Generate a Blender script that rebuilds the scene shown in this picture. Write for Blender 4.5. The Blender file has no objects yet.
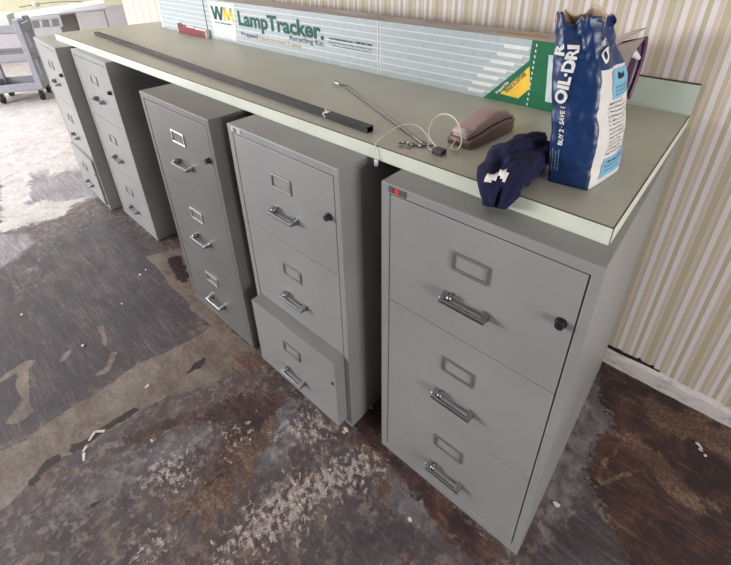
import bpy, math, random
import numpy as np
from mathutils import Vector, Matrix, noise
random.seed(7)
PI = math.pi
C = bpy.context.scene.collection
H, T = 1.022, 0.038            # cabinet height, worktop thickness
Z = H + T                      # top of the worktop
CYAW = 0.0078                  # the wall and the counter run a hair off the x axis

# ------------------------------------------------------------------ materials
def lin(*c):
    return tuple(((v/255)/12.92 if v/255 <= .04045 else ((v/255+.055)/1.055)**2.4) for v in c) + (1,)

def mat(name, rgb, rough=.5, metal=0., noise_amt=.12, scale=30., bump=0., spec=.5, stretch=None, coat=0.):
    m = bpy.data.materials.new(name); m.use_nodes = True
    nt = m.node_tree; N = nt.nodes; L = nt.links
    b = N['Principled BSDF']
    b.inputs['Roughness'].default_value = rough
    b.inputs['Metallic'].default_value = metal
    b.inputs['Specular IOR Level'].default_value = spec
    if coat: b.inputs['Coat Weight'].default_value = coat
    col = lin(*rgb)
    tc = N.new('ShaderNodeTexCoord'); mp = N.new('ShaderNodeMapping')
    if stretch: mp.inputs['Scale'].default_value = stretch
    nz = N.new('ShaderNodeTexNoise'); nz.inputs['Scale'].default_value = scale; nz.inputs['Detail'].default_value = 5
    L.new(tc.outputs['Object'], mp.inputs[0]); L.new(mp.outputs[0], nz.inputs['Vector'])
    mr = N.new('ShaderNodeMapRange'); mr.inputs[1].default_value = .3; mr.inputs[2].default_value = .7
    mr.inputs[3].default_value = 1-noise_amt; mr.inputs[4].default_value = 1+noise_amt
    L.new(nz.outputs['Fac'], mr.inputs[0])
    mx = N.new('ShaderNodeVectorMath'); mx.operation = 'SCALE'; mx.inputs[0].default_value = col[:3]
    L.new(mr.outputs[0], mx.inputs['Scale']); L.new(mx.outputs[0], b.inputs['Base Color'])
    if bump:
        bp = N.new('ShaderNodeBump'); bp.inputs['Strength'].default_value = bump; bp.inputs['Distance'].default_value = .002
        L.new(nz.outputs['Fac'], bp.inputs['Height']); L.new(bp.outputs[0], b.inputs['Normal'])
    return m

class NG:      # tiny node helper
    def __init__(s, name):
        s.m = bpy.data.materials.new(name); s.m.use_nodes = True
        s.nt = s.m.node_tree; s.N = s.nt.nodes; s.L = s.nt.links; s.b = s.N['Principled BSDF']
        s.tc = s.N.new('ShaderNodeTexCoord')
    def link(s, o, i):
        if hasattr(o, 'is_linked') or hasattr(o, 'links'): s.L.new(o, i)
        else: i.default_value = o
    def math(s, op, a, b=None, c=None, clamp=False):
        n = s.N.new('ShaderNodeMath'); n.operation = op; n.use_clamp = clamp
        s.link(a, n.inputs[0])
        if b is not None: s.link(b, n.inputs[1])
        if c is not None: s.link(c, n.inputs[2])
        return n.outputs[0]
    def noise(s, scale, detail=6, rough=.55, vec=None, stretch=None, dist=0., rot=None):
        n = s.N.new('ShaderNodeTexNoise'); n.inputs['Scale'].default_value = scale
        n.inputs['Detail'].default_value = detail; n.inputs['Roughness'].default_value = rough
        n.inputs['Distortion'].default_value = dist
        v = vec or s.tc.outputs['Object']
        if stretch or rot:
            mp = s.N.new('ShaderNodeMapping')
            if stretch: mp.inputs['Scale'].default_value = stretch
            if rot: mp.inputs['Rotation'].default_value = rot
            s.L.new(v, mp.inputs[0]); v = mp.outputs[0]
        s.L.new(v, n.inputs['Vector'])
        return n.outputs['Fac']
    def ramp(s, fac, stops, const=False):
        n = s.N.new('ShaderNodeValToRGB'); r = n.color_ramp
        if const: r.interpolation = 'CONSTANT'
        while len(r.elements) < len(stops): r.elements.new(.5)
        for e, (p, c) in zip(r.elements, stops): e.position = p; e.color = lin(*c)
        s.link(fac, n.inputs[0]); return n.outputs[0]
    def mix(s, fac, a, b):
        n = s.N.new('ShaderNodeMix'); n.data_type = 'RGBA'
        s.link(fac, n.inputs[0]); s.link(a, n.inputs[6]); s.link(b, n.inputs[7])
        return n.outputs[2]
    def sep(s, v):
        n = s.N.new('ShaderNodeSeparateXYZ'); s.L.new(v, n.inputs[0]); return n.outputs
    def attr(s, name):
        n = s.N.new('ShaderNodeAttribute'); n.attribute_name = name
        q = s.N.new('ShaderNodeSeparateColor'); s.L.new(n.outputs['Color'], q.inputs[0]); return q.outputs

# ------------------------------------------------------------------ mesh building
class MB:
    def __init__(s): s.v = []; s.f = []; s.mi = []
    def add(s, vs, fs, mi=0):
        o = len(s.v); s.v += [tuple(v) for v in vs]; s.f += [tuple(i+o for i in f) for f in fs]; s.mi += [mi]*len(fs); return s
    def box(s, x0, x1, y0, y1, z0, z1, mi=0):
        v = [(x0,y0,z0),(x1,y0,z0),(x1,y1,z0),(x0,y1,z0),(x0,y0,z1),(x1,y0,z1),(x1,y1,z1),(x0,y1,z1)]
        return s.add(v, [(0,3,2,1),(4,5,6,7),(0,1,5,4),(1,2,6,5),(2,3,7,6),(3,0,4,7)], mi)
    def prism(s, poly, y0, y1, mi=0):          # polygon in x,z pushed along y
        n = len(poly)
        v = [(x,y0,z) for x,z in poly] + [(x,y1,z) for x,z in poly]
        f = [tuple(range(n)), tuple(range(2*n-1,n-1,-1))] + [(i,i+n,(i+1)%n+n,(i+1)%n) for i in range(n)]
        return s.add(v, f, mi)
    def loft(s, rings, mi=0, caps=True, closed=True):
        n = len(rings[0]); v = [p for r in rings for p in r]; f = []
        for i in range(len(rings)-1):
            for j in range(n if closed else n-1):
                f.append((i*n+j, i*n+(j+1)%n, (i+1)*n+(j+1)%n, (i+1)*n+j))
        if caps: f += [tuple(range(n-1,-1,-1)), tuple((len(rings)-1)*n+j for j in range(n))]
        return s.add(v, f, mi)
    def tube(s, pts, r, n=8, mi=0):
        pts = [Vector(p) for p in pts]; rings = []; up = None
        for i, p in enumerate(pts):
            d = (pts[min(i+1,len(pts)-1)] - pts[max(i-1,0)]).normalized()
            if up is None: up = d.orthogonal().normalized()
            else:
                up = (up - d*up.dot(d)); up = up.normalized() if up.length > 1e-6 else d.orthogonal().normalized()
            w = d.cross(up); rr = r[i] if isinstance(r, (list,tuple)) else r
            rings.append([p + (up*math.cos(a) + w*math.sin(a))*rr for a in [2*PI*k/n for k in range(n)]])
        return s.loft(rings, mi)
    def cyl(s, a, b, r, n=20, mi=0, r2=None): return s.tube([a, b], [r, r if r2 is None else r2], n, mi)
    def ball(s, c, r, n=12, mi=0, sc=(1,1,1)):
        rings = []
        for i in range(1, n):
            t = PI*i/n; rings.append([(c[0]+r*sc[0]*math.sin(t)*math.cos(2*PI*k/n), c[1]+r*sc[1]*math.sin(t)*math.sin(2*PI*k/n), c[2]-r*sc[2]*math.cos(t)) for k in range(n)])
        return s.loft(rings, mi)
    def move(s, M):
        s.v = [tuple(M @ Vector(v)) for v in s.v]; return s
    def build(s, name, m, parent=None, bevel=0, smooth=False, seg=2):
        me = bpy.data.meshes.new(name); me.from_pydata(s.v, [], s.f)
        for x in (m if isinstance(m, (list,tuple)) else [m]): me.materials.append(x)
        if any(s.mi): me.polygons.foreach_set('material_index', s.mi)
        if smooth: me.polygons.foreach_set('use_smooth', [True]*len(me.polygons))
        me.update()
        o = bpy.data.objects.new(name, me); C.objects.link(o)
        if parent: o.parent = parent
        if bevel:
            b = o.modifiers.new('bevel', 'BEVEL'); b.width = bevel; b.segments = seg; b.limit_method = 'ANGLE'; b.angle_limit = math.radians(40)
        return o

def fix_normals(o):
    import bmesh
    bm = bmesh.new(); bm.from_mesh(o.data); bmesh.ops.recalc_face_normals(bm, faces=bm.faces); bm.to_mesh(o.data); bm.free(); return o
def tag(o, label, cat, group=None, kind=None):
    o['label'] = label; o['category'] = cat
    if group: o['group'] = group
    if kind: o['kind'] = kind
    return o
def empty(name, loc, rz, label, cat, group=None):
    o = bpy.data.objects.new(name, None); C.objects.link(o); o.location = loc; o.rotation_euler = (0,0,rz); o.empty_display_size = .05
    return tag(o, label, cat, group)
def struct(o): o['kind'] = 'structure'; return o

def text_geo(body, bold=0., spacing=1.):
    cu = bpy.data.curves.new('lettering', 'FONT'); cu.body = body; cu.size = 1; cu.offset = bold; cu.space_character = spacing
    cu.resolution_u = 4
    ob = bpy.data.objects.new('lettering', cu); C.objects.link(ob)
    dg = bpy.context.evaluated_depsgraph_get(); me = bpy.data.meshes.new_from_object(ob.evaluated_get(dg))
    v = np.array([tuple(x.co)[:2] for x in me.vertices]); f = [tuple(p.vertices) for p in me.polygons]
    bpy.data.objects.remove(ob); bpy.data.curves.remove(cu); bpy.data.meshes.remove(me)
    v[:,0] -= v[:,0].min(); v[:,1] -= min(0, v[:,1].min())*0
    return v, f
def put_text(mb, body, fn, width, height, bold=0., mi=0, spacing=1.):
    """letters scaled to width x height (cap height) and laid on a surface by fn(u, v)."""
    v, f = text_geo(body, bold, spacing)
    sx = width / v[:,0].max(); sy = height / .72
    mb.add([fn(x*sx, y*sy) for x, y in v], f, mi)

# ------------------------------------------------------------------ shared materials
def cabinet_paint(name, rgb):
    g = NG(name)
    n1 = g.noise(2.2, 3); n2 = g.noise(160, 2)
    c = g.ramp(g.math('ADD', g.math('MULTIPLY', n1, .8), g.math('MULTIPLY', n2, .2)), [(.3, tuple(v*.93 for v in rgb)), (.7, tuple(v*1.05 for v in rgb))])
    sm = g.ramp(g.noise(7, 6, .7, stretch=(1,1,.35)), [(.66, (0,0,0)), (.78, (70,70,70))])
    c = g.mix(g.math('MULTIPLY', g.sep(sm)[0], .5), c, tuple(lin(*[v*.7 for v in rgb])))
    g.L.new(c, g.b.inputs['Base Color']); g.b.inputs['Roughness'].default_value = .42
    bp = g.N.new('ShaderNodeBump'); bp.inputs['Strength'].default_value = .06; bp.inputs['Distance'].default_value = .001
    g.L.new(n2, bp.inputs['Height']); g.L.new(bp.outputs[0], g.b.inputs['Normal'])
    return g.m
M_cab = cabinet_paint('cabinet_grey_paint', (138,138,136))
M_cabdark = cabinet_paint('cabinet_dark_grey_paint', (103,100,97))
M_cablight = cabinet_paint('cabinet_light_grey_paint', (142,141,138))
M_chrome = mat('chrome', (150,148,152), .3, 1., .05)
M_steel = mat('dull_steel', (138,136,134), .45, .7, .05)
M_black = mat('black_plastic', (28,27,32), .45)
M_inside = mat('cabinet_inside', (25,25,27), .8)
M_white = mat('white_plastic', (225,224,228), .5, noise_amt=.06, scale=8)
M_paper = mat('white_paper', (222,220,214), .8, noise_amt=.06)
M_green = mat('print_green', (0,98,62), .6)
M_dgreen = mat('ink_dark_green', (0,84,66), .7)
M_yellow = mat('print_yellow', (232,190,58), .6)
M_ink = mat('ink_grey', (72,78,78), .8)
M_orange_ink = mat('ink_tan', (196,170,140), .8)
M_kraft = mat('cardboard', (152,140,130), .85, noise_amt=.2, scale=14)

# ------------------------------------------------------------------ floor
POLYS = [
('L', 1, 0.12, [(-10.459, 1.54), (-8.242, 1.593), (-5.804, 1.133), (-4.304, 0.841), (-3.988, 0.789), (-4.077, 0.686), (-4.179, 0.547), (-3.971, 0.444), (-3.67, 0.392), (-3.436, 0.319), (-3.409, 0.258), (-3.334, 0.307), (-3.35, 0.395), (-3.248, 0.465), (-3.161, 0.594), (-3.126, 0.488), (-3.046, 0.413), (-3.052, 0.318), (-3.089, 0.198), (-3.116, 0.105)]),
('L', 1, 0.3, [(-9, -3.5), (-4.3, -3.5), (-4.0, 0.3), (-3.6, 0.75), (-3.6, 5), (-9, 5)]),  # strong light on the far floor, painted in as pale concrete
('M', 1, 0.1, [(-3.142, 0.11), (-3.082, 0.247), (-3.06, 0.401), (-3.131, 0.585), (-3.128, 0.658), (-3.408, 0.721), (-4.054, 0.81), (-4.192, 0.69), (-4.215, 0.515), (-3.61, 0.348), (-3.348, 0.151)]),
('M', 0.9, 0.05, [(-3.225, -0.016), (-2.965, 0.209), (-2.826, 0.201), (-2.736, 0.11), (-2.706, 0.025), (-2.705, -0.098)]),
('M', 0.45, 0.2, [(-2.686, 0.021), (-2.784, 0.224), (-2.916, 0.526), (-2.821, 0.609), (-2.602, 0.321), (-2.303, 0.063), (-2.254, -0.063)]),
('B', 1, 0.15, [(-2.63, -0.222), (-2.737, 0.031), (-2.81, 0.331), (-2.869, 0.568), (-2.267, 0.674), (-2.218, 0.596), (-1.917, 0.539), (-1.653, 0.543), (-1.519, 0.463), (-1.512, 0.328), (-1.555, 0.226), (-1.534, 0.106), (-1.538, -0.027), (-1.54, -0.094), (-1.576, -0.195), (-1.644, -0.342)]),
('T', 1, 0.02, [(-2.217, 0.574), (-2.202, 0.633), (-2.163, 0.74), (-1.907, 0.699), (-1.705, 0.611), (-1.543, 0.597), (-1.395, 0.593), (-1.232, 0.606), (-1.203, 0.501), (-1.224, 0.416), (-1.25, 0.343), (-1.295, 0.275), (-1.321, 0.203), (-1.318, 0.124), (-1.325, 0.06), (-1.316, -0.0), (-1.35, -0.073), (-1.339, -0.165), (-1.308, -0.248), (-1.317, -0.316), (-1.529, -0.283), (-1.526, -0.205), (-1.503, -0.132), (-1.522, -0.092), (-1.523, -0.024), (-1.522, 0.05), (-1.519, 0.137), (-1.54, 0.259), (-1.512, 0.328), (-1.486, 0.469), (-1.498, 0.556), (-1.549, 0.551), (-1.641, 0.537), (-1.736, 0.557), (-1.819, 0.558), (-1.927, 0.559), (-2.075, 0.575)]),
('D', 1, 0.02, [(-2.134, 0.635), (-2.085, 0.712), (-1.894, 0.659), (-1.823, 0.611), (-1.911, 0.593)]),
('T', 1, 0.012, [(-1.899, -0.195), (-1.879, -0.136), (-1.901, -0.049), (-1.872, -0.011), (-1.84, -0.053), (-1.69, -0.085), (-1.609, -0.089), (-1.598, -0.14), (-1.636, -0.172), (-1.678, -0.128), (-1.7, -0.105), (-1.794, -0.103), (-1.859, -0.082), (-1.857, -0.141), (-1.845, -0.204)]),
('T', 1, 0.01, [(-1.796, 0.042), (-1.828, 0.08), (-1.82, 0.101), (-1.772, 0.05)]),
('T', 1, 0.01, [(-1.611, 0.104), (-1.617, 0.154), (-1.69, 0.207), (-1.66, 0.219), (-1.583, 0.152)]),
('T', 1, 0.01, [(-1.855, 0.185), (-1.887, 0.241), (-1.731, 0.206), (-1.736, 0.188), (-1.85, 0.212)]),
('D', 1, 0.007, [(-1.36, -0.056), (-1.376, -0.039), (-1.355, -0.003), (-1.362, 0.047), (-1.358, 0.129), (-1.332, 0.194), (-1.321, 0.132), (-1.333, 0.053), (-1.325, -0.013), (-1.329, -0.05)]),
('D', 1, 0.006, [(-1.341, 0.345), (-1.37, 0.407), (-1.362, 0.446), (-1.328, 0.436), (-1.329, 0.385)]),
('D', 1, 0.008, [(-1.352, -0.173), (-1.358, -0.139), (-1.378, -0.115), (-1.374, -0.073), (-1.337, -0.074), (-1.341, -0.124), (-1.321, -0.154), (-1.316, -0.176)]),
('D', 0.9, 0.01, [(-1.137, -0.092), (-1.121, -0.05), (-1.112, -0.005), (-1.098, -0.016), (-1.102, -0.065)]),
('R', 1, 0.05, [(-1.142, 0.248), (-1.141, 0.304), (-1.124, 0.407), (-1.076, 0.471), (-0.975, 0.559), (-0.944, 0.521), (-0.929, 0.439), (-0.903, 0.363), (-0.894, 0.303), (-0.889, 0.242), (-0.917, 0.202), (-0.964, 0.25), (-0.999, 0.307), (-1.029, 0.357), (-1.103, 0.306)]),
('R', 0.85, 0.05, [(-1.022, 0.333), (-0.926, 0.371), (-0.855, 0.304), (-0.851, 0.229), (-0.86, 0.167), (-0.879, 0.098), (-0.92, 0.15), (-0.936, 0.233)]),
('R', 0.9, 0.03, [(-1.264, 0.076), (-1.24, 0.168), (-1.196, 0.256), (-1.152, 0.33), (-1.13, 0.298), (-1.175, 0.191), (-1.217, 0.09)]),
('O', 1, 0.05, [(-0.959, 0.333), (-0.943, 0.403), (-0.923, 0.478), (-0.864, 0.425), (-0.85, 0.366), (-0.834, 0.298), (-0.82, 0.249), (-0.872, 0.204), (-0.91, 0.247)]),
('O', 0.95, 0.04, [(-1.29, 0.528), (-1.239, 0.6), (-1.144, 0.603), (-1.159, 0.527), (-1.209, 0.496)]),
('O', 0.9, 0.03, [(-1.291, -0.096), (-1.299, -0.05), (-1.293, -0.02), (-1.27, -0.033), (-1.273, -0.084)]),
('O', 0.85, 0.06, [(-0.944, 0.13), (-0.931, 0.245), (-0.878, 0.308), (-0.836, 0.273), (-0.807, 0.213), (-0.845, 0.111), (-0.924, 0.059)]),
('O', 0.8, 0.05, [(-1.218, 0.326), (-1.182, 0.43), (-1.117, 0.545), (-1.09, 0.481), (-1.154, 0.371)]),
('W', 1, 0.06, [(-0.768, 0.247), (-0.744, 0.392), (-0.681, 0.518), (-0.609, 0.647), (-0.556, 0.639), (-0.481, 0.582), (-0.568, 0.421), (-0.572, 0.3), (-0.652, 0.155), (-0.741, 0.086), (-0.75, 0.178)]),
('W', 0.9, 0.06, [(-0.912, 0.478), (-0.863, 0.635), (-0.706, 0.618), (-0.698, 0.542), (-0.79, 0.436), (-0.902, 0.428)]),
('W', 0.8, 0.05, [(-1.151, 0.096), (-1.082, 0.235), (-0.925, 0.203), (-0.943, 0.104), (-1.056, 0.05)]),
('W', 0.85, 0.05, [(-0.94, -0.02), (-0.934, 0.034), (-0.854, 0.07), (-0.797, 0.028), (-0.867, -0.075)]),
('W', 0.75, 0.08, [(-1.079, 0.308), (-0.976, 0.447), (-0.877, 0.369), (-0.916, 0.251)]),
('G', 0.9, 0.06, [(-1.058, 0.481), (-0.955, 0.543), (-0.853, 0.554), (-0.783, 0.473), (-0.793, 0.357), (-0.83, 0.325), (-0.89, 0.449)]),
('G', 0.8, 0.08, [(-1.21, -0.006), (-1.142, 0.229), (-1.082, 0.329), (-0.999, 0.262), (-1.057, 0.088), (-1.103, -0.097), (-1.192, -0.175)]),
('R', 1, 0.05, [(-0.73, 0.662), (-0.703, 0.808), (-0.561, 0.666), (-0.415, 0.663), (-0.23, 0.663), (-0.129, 0.655), (-0.159, 0.585), (-0.231, 0.582), (-0.371, 0.603), (-0.481, 0.621), (-0.613, 0.612)]),
('O', 0.8, 0.04, [(-0.653, 0.608), (-0.553, 0.651), (-0.456, 0.611), (-0.455, 0.537), (-0.553, 0.566)]),
('G', 0.9, 0.04, [(-0.504, 0.57), (-0.446, 0.651), (-0.351, 0.628), (-0.27, 0.563), (-0.387, 0.526)]),
('R', 1.15, 0.06, [(-0.115, 1.499), (0.097, 1.515), (0.322, 1.494), (0.506, 1.489), (0.511, 0.974), (0.252, 0.749), (0.161, 0.863), (0.057, 0.965), (-0.012, 1.03), (-0.016, 1.163), (0.01, 1.281), (-0.061, 1.311)]),
('G', 1, 0.07, [(-0.112, 1.379), (0.01, 1.384), (0.054, 1.344), (0.0, 1.133), (-0.008, 1.001), (-0.025, 0.842), (-0.049, 0.74), (-0.107, 0.915), (-0.093, 1.142)]),
('O', 1, 0.06, [(0.044, 1.441), (0.2, 1.486), (0.348, 1.48), (0.458, 1.407), (0.359, 1.36), (0.246, 1.382), (0.114, 1.351)]),
('O', 0.95, 0.04, [(0.088, 1.254), (0.212, 1.232), (0.325, 1.181), (0.284, 1.111), (0.17, 1.156), (-0.0, 1.223)]),
('O', 1, 0.006, [(0.016, 1.022), (0.013, 1.092), (0.035, 1.189), (0.081, 1.285), (0.084, 1.273), (0.044, 1.18), (0.024, 1.085), (0.027, 1.024)]),
('O', 1, 0.006, [(0.007, 0.991), (0.068, 1.091), (0.146, 1.2), (0.148, 1.189), (0.076, 1.083), (0.02, 0.988)]),
('T', 1, 0.03, [(0.016, 0.947), (0.064, 1.0), (0.153, 0.983), (0.17, 0.931), (0.071, 0.918)]),
('T', 0.9, 0.04, [(0.292, 1.053), (0.356, 1.141), (0.426, 1.108), (0.311, 0.924)]),
('B', 1, 0.1, [(-0.066, 0.68), (-0.029, 0.838), (0.011, 0.98), (0.052, 0.943), (0.175, 0.889), (0.196, 0.798), (-0.039, 0.592)]),
('B', 0.8, 0.1, [(-0.528, 0.263), (-0.521, 0.409), (-0.458, 0.517), (-0.32, 0.585), (-0.175, 0.57)])]
def axis(parts):
    out = []
    for a, b, n in parts: out += list(np.linspace(a, b, n, endpoint=False))
    return np.array(out + [parts[-1][1]])
gx = axis([(-8.4,-6.6,8), (-6.6,-3.2,130), (-3.2,1.15,300), (1.15,2.3,4)])
gy = axis([(-3.2,-1.2,6), (-1.2,1.6,200), (1.6,4.6,8)])
X, Y = np.meshgrid(gx, gy); PX = X.ravel(); PY = Y.ravel()
def sdf(poly):
    p = np.array(poly); n = len(p)
    d = np.full(PX.shape, 1e9); ins = np.zeros(PX.shape, bool)
    for i in range(n):
        a = p[i]; b = p[(i+1)%n]; e = b-a
        wx = PX-a[0]; wy = PY-a[1]
        t = np.clip((wx*e[0]+wy*e[1])/max(e@e,1e-12), 0, 1)
        d = np.minimum(d, np.hypot(wx-t*e[0], wy-t*e[1]))
        c = (a[1] > PY) != (b[1] > PY)
        with np.errstate(divide='ignore', invalid='ignore'):
            ins ^= c & (PX < (b[0]-a[0])*(PY-a[1])/(b[1]-a[1]+1e-15)+a[0])
    return np.where(ins, d, -d)
CH = ['L','M','T','R','O','D','W','G','B']
masks = {c: np.zeros(PX.shape) for c in CH}
for ch, strength, soft, poly in POLYS:
    m = np.clip(sdf(poly)/(2*soft)+.5, 0, 1)*strength
    masks[ch] = np.maximum(masks[ch], m)
nx, ny = len(gx), len(gy)
fv = np.stack([PX, PY, np.zeros_like(PX)], 1)
idx = np.arange(nx*ny).reshape(ny, nx)
ff = np.stack([idx[:-1,:-1], idx[:-1,1:], idx[1:,1:], idx[1:,:-1]], -1).reshape(-1,4)
fme = bpy.data.meshes.new('floor'); fme.from_pydata(fv.tolist(), [], ff.tolist())
for k in range(3):
    at = fme.color_attributes.new('stain_light_%d' % k, 'FLOAT_COLOR', 'POINT')  # masks for the floor stains and the light painted at the far end
    a = np.ones((nx*ny, 4)); 
    for q in range(3): a[:,q] = masks[CH[k*3+q]]
    at.data.foreach_set('color', a.ravel())
floor = struct(bpy.data.objects.new('floor', fme)); C.objects.link(floor)

def floor_mat():
    g = NG('stained_concrete')
    s0, s1, s2 = g.attr('stain_light_0'), g.attr('stain_light_1'), g.attr('stain_light_2')
    big = g.noise(3.0, 8, .62, dist=.6); mid = g.noise(11, 9, .68, dist=.8); fine = g.noise(42, 8, .7)
    streak = g.noise(9, 8, .7, stretch=(.35,1.6,1), rot=(0,0,-.75), dist=.4)
    flake = g.noise(24, 9, .66, dist=.5)
    scr = g.noise(60, 6, .7, stretch=(.12,1.4,1), rot=(0,0,-.9))
    def fac(m, nz, amt, sharp):
        v = g.math('MULTIPLY_ADD', g.math('SUBTRACT', nz, .5), amt, m)
        return g.math('MULTIPLY_ADD', g.math('SUBTRACT', v, .5), sharp, .5, clamp=True)
    grit = g.noise(95, 10, .75); speck = g.noise(48, 9, .7, dist=.3); vor = g.noise(6, 10, .75, dist=1.4)
    base = g.ramp(mid, [(.28,(54,47,50)), (.42,(78,70,74)), (.56,(98,89,92)), (.74,(132,120,116))])
    base = g.mix(g.math('MULTIPLY', fac(streak, streak, 0., 5), .45), base, lin(60,53,56))
    base = g.mix(fac(g.math('MULTIPLY', flake, .9), fine, .9, 9), base, lin(130,116,108))
    base = g.mix(g.math('MULTIPLY', fac(vor, grit, .6, 14), .35), base, lin(84,54,44))
    dk = g.ramp(g.math('ADD', g.math('MULTIPLY', streak, .55), g.math('MULTIPLY', scr, .45)), [(.3,(46,41,44)), (.5,(70,63,68)), (.66,(106,97,99))])
    base = g.mix(fac(s2[2], mid, 1.0, 3), base, dk)
    gr = g.ramp(flake, [(.3,(84,79,84)), (.5,(112,106,110)), (.7,(146,138,140))])
    base = g.mix(g.math('MULTIPLY', fac(s2[1], speck, 1.6, 5), .8), base, gr)
    tan = g.ramp(g.math('ADD', g.math('MULTIPLY', vor, .55), g.math('MULTIPLY', streak, .45)), [(.34,(86,72,64)), (.46,(112,97,88)), (.54,(128,116,107)), (.66,(156,142,130))])
    base = g.mix(fac(s0[2], vor, .9, 14), base, tan)
    rust = g.ramp(g.math('ADD', g.math('MULTIPLY', vor, .65), g.math('MULTIPLY', scr, .35)), [(.34,(34,24,30)), (.46,(56,40,41)), (.55,(82,57,50)), (.66,(128,94,78))])
    base = g.mix(fac(s1[0], speck, 1.8, 7), base, rust)
    org = g.ramp(g.math('ADD', g.math('MULTIPLY', streak, .5), g.math('MULTIPLY', grit, .5)), [(.34,(54,38,34)), (.48,(96,72,60)), (.64,(160,132,112))])
    base = g.mix(g.math('MULTIPLY', fac(s1[1], vor, 2.4, 4), .85), base, org)
    wf = g.ramp(grit, [(.32,(128,114,106)), (.5,(168,154,146)), (.68,(206,194,186))])
    base = g.mix(fac(g.math('MULTIPLY', s2[0], .54), speck, 2.6, 9), base, wf)
    base = g.mix(fac(g.math('MULTIPLY', s1[2], .8), flake, 1.6, 9), base, lin(50,38,38))
    med = g.ramp(g.math('ADD', g.math('MULTIPLY', streak, .5), g.math('MULTIPLY', scr, .5)), [(.34,(92,86,92)), (.66,(172,167,172))])
    base = g.mix(fac(s0[1], vor, 1.4, 3), base, med)
    lt = g.ramp(g.math('ADD', g.math('MULTIPLY', vor, .6), g.math('MULTIPLY', fine, .4)), [(.34,(132,126,130)), (.46,(184,178,178)), (.62,(214,208,206))])
    base = g.mix(fac(s0[0], vor, .9, 9), base, lt)
    sc = g.ramp(scr, [(.6,(0,0,0)), (.72,(255,255,255))])
    base = g.mix(g.math('MULTIPLY', g.sep(sc)[0], .14), base, lin(190,180,175))
    gm = g.N.new('ShaderNodeVectorMath'); gm.operation = 'SCALE'
    mr = g.N.new('ShaderNodeMapRange'); mr.inputs[1].default_value = .34; mr.inputs[2].default_value = .66; mr.inputs[3].default_value = .68; mr.inputs[4].default_value = 1.22
    g.L.new(grit, mr.inputs[0]); g.L.new(base, gm.inputs[0]); g.L.new(mr.outputs[0], gm.inputs['Scale']); base = gm.outputs[0]
    g.L.new(base, g.b.inputs['Base Color'])
    rg = g.math('MULTIPLY_ADD', mid, .5, .28); g.L.new(rg, g.b.inputs['Roughness'])
    g.b.inputs['Specular IOR Level'].default_value = .4
    bp = g.N.new('ShaderNodeBump'); bp.inputs['Strength'].default_value = .35; bp.inputs['Distance'].default_value = .004
    g.L.new(g.math('ADD', flake, fine), bp.inputs['Height']); g.L.new(bp.outputs[0], g.b.inputs['Normal'])
    return g.m
fme.materials.append(floor_mat())

# ------------------------------------------------------------------ walls
def wallpaper():
    g = NG('striped_wallpaper')
    x, y, z = g.sep(g.tc.outputs['Object'])
    per = .132
    u = g.math('FRACT', g.math('DIVIDE', g.math('ADD', x, 20.), per))
    W, TN, MV, OL, DK, CR = (222,215,215), (192,181,157), (202,187,178), (183,174,149), (156,142,122), (224,209,180)
    st = [(0,W),(.11,TN),(.205,CR),(.22,MV),(.31,W),(.40,DK),(.41,OL),(.50,W),(.60,MV),(.69,CR),(.705,OL),(.86,CR),(.875,MV),(.95,DK),(.96,TN)]
    c = g.ramp(u, st, True)
    n = g.noise(220, 3); n2 = g.noise(3, 4)
    c = g.mix(g.math('MULTIPLY', n, .18), c, lin(150,138,120))
    c = g.mix(g.math('MULTIPLY', n2, .12), c, lin(170,160,150))
    g.L.new(c, g.b.inputs['Base Color']); g.b.inputs['Roughness'].default_value = .7
    g.b.inputs['Specular IOR Level'].default_value = .25
    return g.m
M_wall = mat('pale_yellow_paint', (232,228,200), .8, noise_amt=.04, scale=4)
M_wallr = mat('blue_grey_paint', (112,116,132), .85, noise_amt=.05, scale=4)
M_lilac = mat('lilac_white_paint', (208,205,214), .8, noise_amt=.05, scale=5)
M_ceil = mat('ceiling_paint', (214,212,206), .9, noise_amt=.04, scale=4)
WF = 1.5236
w = struct(MB().box(-4.14, 2.3, WF, WF+.12, 0, 2.6).build('wall_back', wallpaper())); w.rotation_euler.z = CYAW
struct(MB().box(2.3, 2.42, -3.2, 1.75, 0, 2.6).build('wall_right', M_wallr))
struct(MB().box(-3.4, 2.3, -3.32, -3.2, 0, 2.6).box(-8.4,-3.4,-3.32,-3.2,0,.75).box(-8.4,-3.4,-3.32,-3.2,2.35,2.6).build('wall_front', M_wallr))
struct(MB().box(-8.52, -8.4, -3.2, 4.6, 0, 2.6).build('wall_left', M_wall))
struct(MB().box(-8.4, -4.3, 4.6, 4.72, 0, 2.6).build('wall_far', M_wall))
struct(MB().box(-4.3, -4.2, 1.72, 4.6, 0, 2.6).build('wall_side', M_lilac))
struct(MB().box(-8.4, -8.38, -3.2, 4.6, 0, .62).box(-8.4,-8.37,-3.2,4.6,.62,.66).build('trim_1', M_lilac))
struct(MB().box(-8.5, 2.4, -3.2, 4.7, 2.6, 2.7).build('ceiling', M_ceil))
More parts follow.
